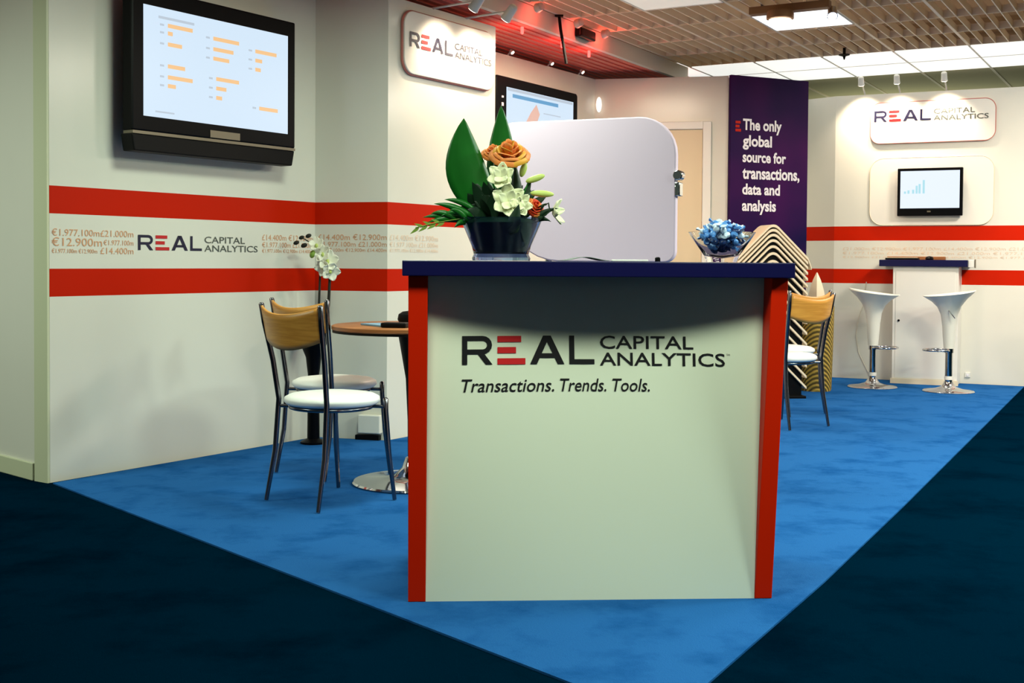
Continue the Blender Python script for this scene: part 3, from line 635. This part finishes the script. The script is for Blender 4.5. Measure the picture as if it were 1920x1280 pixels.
# ------------------------------------------------------------------ flower arrangement on the counter
FX, FY = -0.037, 4.02
t = thing('flower_arrangement', 'glass bowl of orange roses, lilies and broad green leaves on the counter', 'flower arrangement', (FX, FY, TOP))
def fz(z): return z - TOP
MB().lathe([(0.0001, 0.0), (0.096, 0.0), (0.098, 0.008), (0.092, 0.02), (0.100, 0.05), (0.139, 0.142), (0.136, 0.142), (0.097, 0.05), (0.088, 0.022), (0.0001, 0.018)], 48).build('bowl', 'smoke_glass', t, smooth=50)
MB().lathe([(0.0001, 0.024), (0.084, 0.026), (0.092, 0.05), (0.122, 0.125), (0.10, 0.14), (0.0001, 0.15)], 40).build('leaf_lining', 'leaf_dark', t, smooth=60)
def blade(base, tip, width, bend=(0, 0, 0), fold=0.15, n=14, wv=0.55, face=(0, -1, 0)):
    base, tip, bend = Vector(base), Vector(tip), Vector(bend); fc = Vector(face)
    ax = (tip-base); side = ax.cross(fc).normalized(); nrm = side.cross(ax).normalized()
    def fn(u, v):
        w = width * (math.sin(PI*min(1, u)**wv)**0.85 if u < 1 else 0) + 0.002*(1-u); s_ = 2*v-1
        return tuple(base + ax*u + bend*(4*u*(1-u)) + side*(s_*w) + nrm*(-abs(s_)*w*fold))
    return fn
MB().surf(blade((0.0, 0.02, 0.10), (-0.128, 0.0, fz(1.545)), 0.068, (-0.052, 0, 0.0), 0.22, wv=0.95), 18, 6).build('broad_leaf', 'leaf', t, smooth=60, solid=0.003)
MB().surf(blade((-0.01, 0.05, 0.20), (-0.004, 0.03, fz(1.592)), 0.046, (0.004, 0, 0), 0.25, wv=0.72), 18, 6).build('broad_leaf', 'leaf', t, smooth=60, solid=0.003)
def rose(name, c, r, m, m2, n=5, ax=(0, -0.6, 0.8)):
    mb = MB(); q = Vector((0, 0, 1)).rotation_difference(Vector(ax).normalized()); c = Vector(c)
    for ring in range(5):
        rr = r*(0.25 + 0.19*ring); h = r*(1.05 - 0.17*ring); k0 = 3 + ring
        for k in range(k0):
            a = 2*PI*k/k0 + ring*0.9
            def fn(u, v, a=a, rr=rr, h=h, ring=ring):
                b = a + (v-0.5)*2*PI/k0*1.35
                rad = rr*(0.35 + 0.65*u**0.7) + 0.14*r*max(0, u-0.75)*4*(ring/4); z = h*u*(1 - 0.25*(2*v-1)**2) - 0.35*r - 0.25*r*max(0, u-0.8)*5*(ring/4)
                return tuple(c + q @ Vector((rad*math.cos(b), rad*math.sin(b), z)))
            mb.surf(fn, 5, 5, 0 if (ring+k) % 3 else 1)
    return mb.build(name, [m, m2], t, smooth=60, solid=0.0015)
rose('rose', (0.026, -0.02, fz(1.432)), 0.061, 'petal_or', 'petal_or2')
rose('rose', (-0.028, 0.03, fz(1.436)), 0.038, 'petal_or', 'petal_or')
rose('rose', (0.112, -0.03, fz(1.250)), 0.033, 'petal_red', 'petal_or', ax=(0.5, -0.8, 0.5))
rose('rose', (0.080, 0.02, fz(1.268)), 0.025, 'petal_red', 'petal_red', ax=(0.1, -0.6, 0.8))
for (x, z, r, ax, ph) in ((0.000, 1.345, 0.046, (-0.2, -1, 0.3), 0.2), (0.022, 1.265, 0.058, (0.1, -1, 0.2), 0.7), (0.060, 1.255, 0.040, (0.3, -1, 0.1), 0.1)):
    mb = MB(); petal_fan(mb, (x, -0.06, fz(z)), r, 6, 0.15, 0, ax, 0.42, ph); petal_fan(mb, (x, -0.065, fz(z)), r*0.6, 4, 0.5, 0, ax, 0.5, ph+0.5)
    mb.build('white_flower', 'petal_white', t, smooth=60, solid=0.002)
mb = MB(); petal_fan(mb, (0.17, -0.02, fz(1.232)), 0.045, 6, 0.35, 0, (1, -0.3, 0.1), 0.32, 0.4); mb.build('lily', 'petal_white', t, smooth=60, solid=0.002)
for (p, d, L) in (((0.112, -0.01, fz(1.345)), (1, 0, 0.35), 0.034), ((0.135, -0.02, fz(1.294)), (1, 0, -0.06), 0.040), ((0.072, 0.0, fz(1.375)), (0.3, 0, 1), 0.026)):
    MB().ell(p, (0.0115, L), 0, d=d).build('lily_bud', 'bud', t, smooth=60)
mb = MB()
for p in ((0.02, -0.02, fz(1.40)), (-0.03, 0.02, fz(1.41)), (0.10, -0.02, fz(1.23)), (0.09, 0, fz(1.335)), (0.11, -0.01, fz(1.29)), (0.15, -0.02, fz(1.225)), (0.0, -0.03, fz(1.32))):
    mb.tube([(p[0]*0.3, 0, 0.10), (p[0]*0.7, p[1]*0.6, 0.10+(p[2]-0.10)*0.6), p], 0.003, 6)
mb.build('stems', 'leaf', t, smooth=60)
mb = MB()
for i in range(74):
    a = rnd.uniform(0, 2*PI); el = rnd.uniform(0.25, 1.25); Lf = rnd.uniform(0.10, 0.16)
    b0 = Vector((rnd.uniform(-0.06, 0.04), rnd.uniform(-0.04, 0.05), 0.12)); dd = Vector((math.cos(a)*math.cos(el), math.sin(a)*math.cos(el)*0.8, math.sin(el)))
    mb.surf(blade(b0, b0 + dd*Lf, rnd.uniform(0.016, 0.026), (0, 0, 0.012), 0.2, wv=0.8, face=(rnd.uniform(-.5, .5), -1, rnd.uniform(0, 1))), 6, 2)
mb.build('dark_foliage', 'leaf_dark', t, smooth=60)
mb = MB()
for (b0, e, wd) in (((-0.10, -0.02, 0.13), (-0.245, -0.03, fz(1.196)), 0.013), ((-0.09, -0.03, 0.14), (-0.225, -0.03, fz(1.258)), 0.010), ((-0.08, -0.02, 0.16), (-0.19, -0.03, fz(1.272)), 0.009), ((-0.11, -0.04, 0.13), (-0.17, -0.05, fz(1.238)), 0.010), ((-0.11, -0.03, 0.12), (-0.155, -0.06, fz(1.178)), 0.009), ((-0.15, -0.03, 0.135), (-0.235, -0.03, fz(1.225)), 0.009), ((-0.10, -0.03, 0.15), (-0.20, -0.03, fz(1.218)), 0.010), ((-0.12, -0.02, 0.13), (-0.262, -0.03, fz(1.212)), 0.010)):
    mb.surf(blade(b0, e, wd, (0, 0, 0.012), 0.2, wv=0.8), 8, 2)
mb.build('leaf_sprig', 'leaf', t, smooth=60, solid=0.001)
mb = MB()
for k in range(7):
    x = -0.19 - 0.014*k; mb.surf(blade((x, -0.03, fz(1.196)-0.003*k), (x-0.03, -0.03, fz(1.196)-0.004*k+(0.016 if k % 2 else -0.016)), 0.004, (0, 0, 0), 0.1), 4, 2)
mb.tube([(-0.12, -0.03, 0.14), (-0.2, -0.03, fz(1.198)), (-0.285, -0.03, fz(1.178))], 0.002, 6)
mb.build('fern_sprig', 'leaf_lime', t, smooth=60)
mb = MB()
for e in ((0.19, -0.05, fz(1.245)), (0.165, -0.06, fz(1.20)), (0.15, -0.04, fz(1.262))): mb.surf(blade((0.10, -0.03, 0.13), e, 0.009, (0, 0, 0.01), 0.2), 6, 2)
mb.tube([(0.12, -0.05, 0.13), (0.16, -0.055, fz(1.235)), (0.155, -0.055, fz(1.262)), (0.145, -0.05, fz(1.255))], 0.0025, 6)
mb.build('leaf_sprig', 'leaf_dark', t, smooth=60, solid=0.001)
for b0, e, wd in (((0.03, -0.11, 0.085), (0.058, -0.12, fz(1.255)), 0.022), ((0.055, 0.03, 0.15), (0.045, 0.03, fz(1.40)), 0.022), ((0.055, 0.0, 0.16), (0.10, 0.0, fz(1.345)), 0.016)):
    MB().surf(blade(b0, e, wd, (0, 0, 0), 0.2), 8, 2).build('dark_leaf', 'leaf_dark', t, smooth=60, solid=0.001)

# ------------------------------------------------------------------ sweets bowl
SX, SY = 0.703, 4.03
t = thing('sweets_bowl', 'flared clear glass bowl full of blue sweets on the counter', 'bowl', (SX, SY, TOP))
MB().lathe([(0.0001, 0.0), (0.05, 0.0), (0.052, 0.006), (0.058, 0.02), (0.105, 0.088), (0.112, 0.10), (0.109, 0.10), (0.102, 0.09), (0.054, 0.024), (0.0001, 0.014)], 48).build('glass', 'glass', t, smooth=50)
proto = None; cands = []
def sweet_mesh(m, name):
    mb = MB(); mb.ell((0, 0, 0), (0.011, 0.015), 0, 10, 6, d=(1, 0, 0))
    for sx in (-1, 1):
        mb.lathe([(0.003, 0.013), (0.011, 0.026)], 8, (0, 0, 0), 0, fx=lambda p, s=sx: (s*p[2], p[0], p[1]*0.5))
    return mb.build(name, m, None, smooth=60)
kinds = [sweet_mesh('candy_w', 'sweet'), sweet_mesh('candy', 'sweet'), sweet_mesh('candy_d', 'sweet')]
labs = ['pale white-blue wrapped sweet in the glass bowl', 'mid blue wrapped sweet in the glass bowl', 'dark navy wrapped sweet in the glass bowl']
pos = []
for layer, (z, rad, n) in enumerate(((0.040, 0.016, 4), (0.050, 0.036, 9), (0.068, 0.051, 13), (0.089, 0.063, 17), (0.105, 0.060, 16), (0.117, 0.046, 11), (0.126, 0.024, 5))):
    for k in range(n):
        a = 2*PI*k/n + layer*0.37; rr = rad*(1.0 if k % 3 else 0.62); pos.append((rr*math.cos(a), rr*math.sin(a), z + rnd.uniform(-0.004, 0.004)))
cnt = [0, 0, 0]
for (x, y, z) in pos:
    ki = rnd.choice([0, 0, 1, 1, 2]) if z > 0.075 else rnd.choice([1, 2, 2])
    if z > 0.106: ki = rnd.choice([0, 0, 1])
    o = kinds[ki] if cnt[ki] == 0 else kinds[ki].copy()
    if cnt[ki]: COL.objects.link(o)
    cnt[ki] += 1
    o.location = (SX+x, SY+y, TOP+z); o.rotation_euler = (rnd.uniform(-0.8, 0.8), rnd.uniform(-0.8, 0.8), rnd.uniform(0, PI))
    tag(o, labs[ki], 'sweet', ['pale sweets in the bowl', 'blue sweets in the bowl', 'navy sweets in the bowl'][ki])

# papers and pens on the counter top
tag(MB().surf(lambda u, v: (-0.075+0.15*u, -0.10+0.2*v, 0.002 + 0.011*math.sin(PI*u)**2), 14, 2).build('leaflet', 'grey_paper', solid=0.0015), 'slightly curled grey leaflet on the counter top', 'leaflet')
o = bpy.data.objects['leaflet']; o.location = (0.235, 3.98, TOP); o.rotation_euler = (0, 0, 0.05)
pn = tag(MB().box(-0.06, 0.06, -0.02, 0.02, 0, 0.006).build('pen_tray', 'paper', bevel=0.002), 'thin white tray beside the grey leaflet on the counter', 'tray'); pn.location = (0.39, 3.99, TOP)
pn = tag(MB().lathe([(0.0001, 0), (0.009, 0), (0.009, 0.012), (0.005, 0.015), (0.0001, 0.015)], 14).build('bottle_cap', 'satin_black', smooth=40), 'tiny dark cap standing on the counter right of centre', 'cap'); pn.location = (0.482, 3.98, TOP)

# ------------------------------------------------------------------ brochure rack of nested chevrons
t = thing('brochure_rack', 'tall rack of nested cream roof-shaped trays in front of the purple banner', 'brochure rack', (2.02, 9.50, CZ), R(8))
def chevron(zap, half, drop, y0, y1, th=0.017, ap=0.042):
    pts = []; k = drop/half
    top = [(-half, zap-drop)]; n = 6
    for i in range(n+1):
        x = -ap + 2*ap*i/n; top.append((x, zap - k*ap*0.55 - (x*x/(ap*ap))*k*ap*0.45))
    top.append((half, zap-drop))
    return top
def add_chevron(zap, half=0.285, hook=False):
    top = chevron(zap, half, half*0.98, 0, 0)
    if hook: top = top + [(half+0.03, zap-half*0.98-0.075)]
    low = [(x, z-0.020) for x, z in top]
    mb = MB(); n = len(top)
    vs = [(x, -0.13, z) for x, z in top] + [(x, -0.13, z) for x, z in low] + [(x, 0.13, z) for x, z in top] + [(x, 0.13, z) for x, z in low]
    fs = []
    for i in range(n-1): fs += [(i+n, i+1+n, i+1, i), (2*n+i, 2*n+i+1, 3*n+i+1, 3*n+i), (i, i+1, 2*n+i+1, 2*n+i), (n+i+1, n+i, 3*n+i, 3*n+i+1)]
    fs += [(0, n, 3*n, 2*n)[::-1], (n-1, 2*n-1, 4*n-1, 3*n-1)]
    mb.add(vs, fs); mb.build('tray', 'cream', t, smooth=35)
z = 1.385; dz = 0.034; i = 0
while z > 0.34:
    add_chevron(z, hook=(i == 0)); z -= dz; dz = min(0.085, dz*1.12); i += 1
for x in (-0.16, 0.16): MB().box(x-0.012, x+0.012, 0.132, 0.15, 0, 1.10).build('upright', 'satin_black', t)
MB().box(-0.28, 0.28, -0.14, 0.16, 0, 0.02).build('base_plate', 'satin_black', t, bevel=0.003)
MB().prism([(-0.255, 0.02), (0.255, 0.02), (0.255, 1.06), (0.03, 1.29), (-0.03, 1.29), (-0.255, 1.06)], -0.10, -0.09).build('gap_darkener', 'satin_black', t)  # black sheet added so the gaps between trays look dark
# pointed cream holder behind the right chairs
t = thing('woven_planter', 'tall olive woven planter with a pointed cream top behind the right-hand chairs', 'planter', (2.545, 10.02, CZ), R(40))
MB().lathe([(0.0001, 0.0), (0.125, 0.0), (0.13, 0.02), (0.14, 0.40), (0.145, 0.70), (0.135, 0.73), (0.0001, 0.74)], 28).build('basket', 'wicker', t, smooth=40)
MB().lathe([(0.085, 0.72), (0.06, 0.84), (0.035, 0.92), (0.004, 0.985)], 5).build('pointed_top', 'cream', t)
# ------------------------------------------------------------------ podium, stools, small things on the right
pa = H0 + dH*0.55 + nH*0.02
t = thing('podium', 'narrow white podium with navy ledge top against the right wall', 'podium', (H0.x, H0.y, CZ), ang(H0, H1))
MB().box(0.575, 1.125, -0.30, -0.002, 0.0, 1.04).build('body', 'white', t, bevel=0.004)
MB().box(0.60, 1.10, -0.304, -0.30, 0.05, 1.0).build('door', 'white', t, bevel=0.002)
MB().box(0.565, 1.135, -0.312, -0.30, 0.0, 0.045).build('plinth', 'cream', t)
MB().lathe([(0.0001, 0), (0.010, 0), (0.010, 0.006), (0.0001, 0.006)], 12, fx=lambda p: (0.63+p[0], -0.304-p[2], 0.56+p[1])).build('lock', 'satin_black', t)
MB().box(0.46, 1.20, -0.34, -0.002, 1.04, 1.098).build('top', 'navy', t, bevel=0.003)
pz = CZ + 1.099
def on_podium(o, x, y, rz=0.0):
    p = H0 + dH*x + nH*y; o.location = (p.x, p.y, pz); o.rotation_euler = (0, 0, ang(H0, H1)+rz); return o
o = on_podium(thing('keyboard', 'black keyboard lying on the navy podium top', 'keyboard', (0, 0, 0)), 0.66, 0.20)
MB().box(-0.16, 0.12, -0.06, 0.06, 0, 0.016).build('case', 'satin_black', o, bevel=0.003)
kb = MB()
for i in range(14):
    for j in range(4): kb.box(-0.15+i*0.0185, -0.15+i*0.0185+0.015, -0.05+j*0.026, -0.05+j*0.026+0.021, 0.016, 0.021)
kb.build('keys', 'cream', o)
o = on_podium(tag(MB().lathe([(0.0001, 0), (0.032, 0), (0.036, 0.012), (0.028, 0.028), (0.0001, 0.034)], 20, fx=lambda p: (p[0], p[1]*1.6, p[2])).build('mouse', 'black', smooth=50), 'black computer mouse beside the keyboard on the podium', 'mouse'), 0.87, 0.20)
o = on_podium(tag(MB().box(-0.25, 0.25, -0.004, 0.06, 0.0, 0.03).build('document_tray', 'ply_dark', bevel=0.004), 'slim brown tray at the back of the podium top', 'tray'), 0.74, 0.07)
# small white holder at the right end of the ledge
t = thing('card_holder', 'small clear card holder hooked on the right end of the podium top', 'card holder', (H0.x, H0.y, CZ), ang(H0, H1))
MB().box(1.201, 1.255, -0.30, -0.24, 1.035, 1.10).build('pocket', 'white', t, bevel=0.004)
MB().box(1.253, 1.26, -0.305, -0.235, 1.03, 1.105).build('front_lip', 'silver', t)

def make_stool():
    t = thing('bar_stool', 'x', 'bar stool', (0, 0, CZ))
    MB().lathe([(0.0001, 0), (0.205, 0), (0.208, 0.005), (0.20, 0.012), (0.12, 0.022), (0.06, 0.042), (0.04, 0.07), (0.036, 0.085), (0.0001, 0.085)], 40).build('base', 'chrome', t, smooth=40)
    MB().lathe([(0.030, 0.08), (0.030, 0.36), (0.0001, 0.36)], 20).build('column', 'chrome', t, smooth=40)
    MB().lathe([(0.034, 0.10), (0.034, 0.13), (0.028, 0.13)], 20).build('collar', 'white', t, smooth=40)
    ring = []
    for i in range(25):
        a = -0.75*PI + 1.5*PI*i/24; ring.append((0.09 + 0.115*math.cos(a), 0.12*math.sin(a), 0.345))
    mb = MB(); mb.tube([(0, -0.02, 0.345)] + ring + [(0, 0.02, 0.345)], 0.009, 8); mb.lathe([(0.030, 0.325), (0.038, 0.325), (0.038, 0.365), (0.030, 0.365)], 20)
    mb.build('footrest', 'chrome', t, smooth=50)
    def fx(p):
        x, y, z = p; k = max(0, (z-0.62)/0.21); r = math.hypot(x, y)
        c = x/max(r, 1e-6)
        z2 = z + k*k*(0.026*(-c) - 0.004) - 0.012*k*(abs(y)/max(r, 1e-6))
        return (x*(1.03 if c > 0 else 0.97), y*0.93, z2)
    MB().lathe([(0.042, 0.36), (0.047, 0.42), (0.056, 0.55), (0.068, 0.64), (0.095, 0.71), (0.140, 0.765), (0.190, 0.805), (0.212, 0.825), (0.207, 0.832), (0.180, 0.812), (0.12, 0.776), (0.06, 0.757), (0.0001, 0.75)], 48, fx=fx).build('seat', 'stool', t, smooth=60)
    MB().tube([(0.02, 0.05, 0.69), (0.0, 0.12, 0.66), (-0.03, 0.16, 0.62)], 0.004, 6).build('lever', 'chrome', t, smooth=50)
    return t
st = make_stool(); st.location = (3.105, 10.30, CZ); st.rotation_euler = (0, 0, -R(20)); st['label'] = 'white trumpet bar stool left of the white podium'; st['group'] = 'white bar stools'
s2 = copy_tree(st); s2.location = (3.645, 9.985, CZ); s2.rotation_euler = (0, 0, PI - R(16)); s2['label'] = 'white trumpet bar stool on the right, in front of the podium'
# cable and sockets on the right wall
t = thing('wall_cable', 'thin grey cable looping down the right wall behind the left stool', 'cable', (H0.x, H0.y, 0), ang(H0, H1))
MB().tube([(0.30, -0.012, 0.90), (0.285, -0.012, 0.72), (0.235, -0.012, 0.56), (0.215, -0.012, 0.40), (0.24, -0.012, 0.24), (0.31, -0.012, 0.10), (0.36, -0.03, 0.02)], 0.004, 6).build('cable', 'unlit', t, smooth=60)
t = thing('wall_socket', 'tiny white wall socket low on the right wall beside the stool', 'socket', (H0.x, H0.y, 0), ang(H0, H1))
MB().box(1.165, 1.21, -0.012, 0.0, 0.06, 0.105).build('plate', 'white', t, bevel=0.003)
MB().box(1.178, 1.197, -0.016, -0.012, 0.073, 0.092).build('plug', 'white_ink', t)
# glowing shape painting a reflected highlight, inner corner of the back wall
t = thing('wall_highlight', 'small glowing reflected highlight at the inner corner of the back wall', 'lamp', (D1.x, D1.y, 0), ang(D1, E1))
MB().ell((0.04, -0.03, 2.40), (0.024, 0.065), 0).build('highlight_shape', 'softglow', t, smooth=60)
MB().box(0.025, 0.055, -0.02, 0.0, 2.36, 2.44).build('highlight_backing', 'white', t)
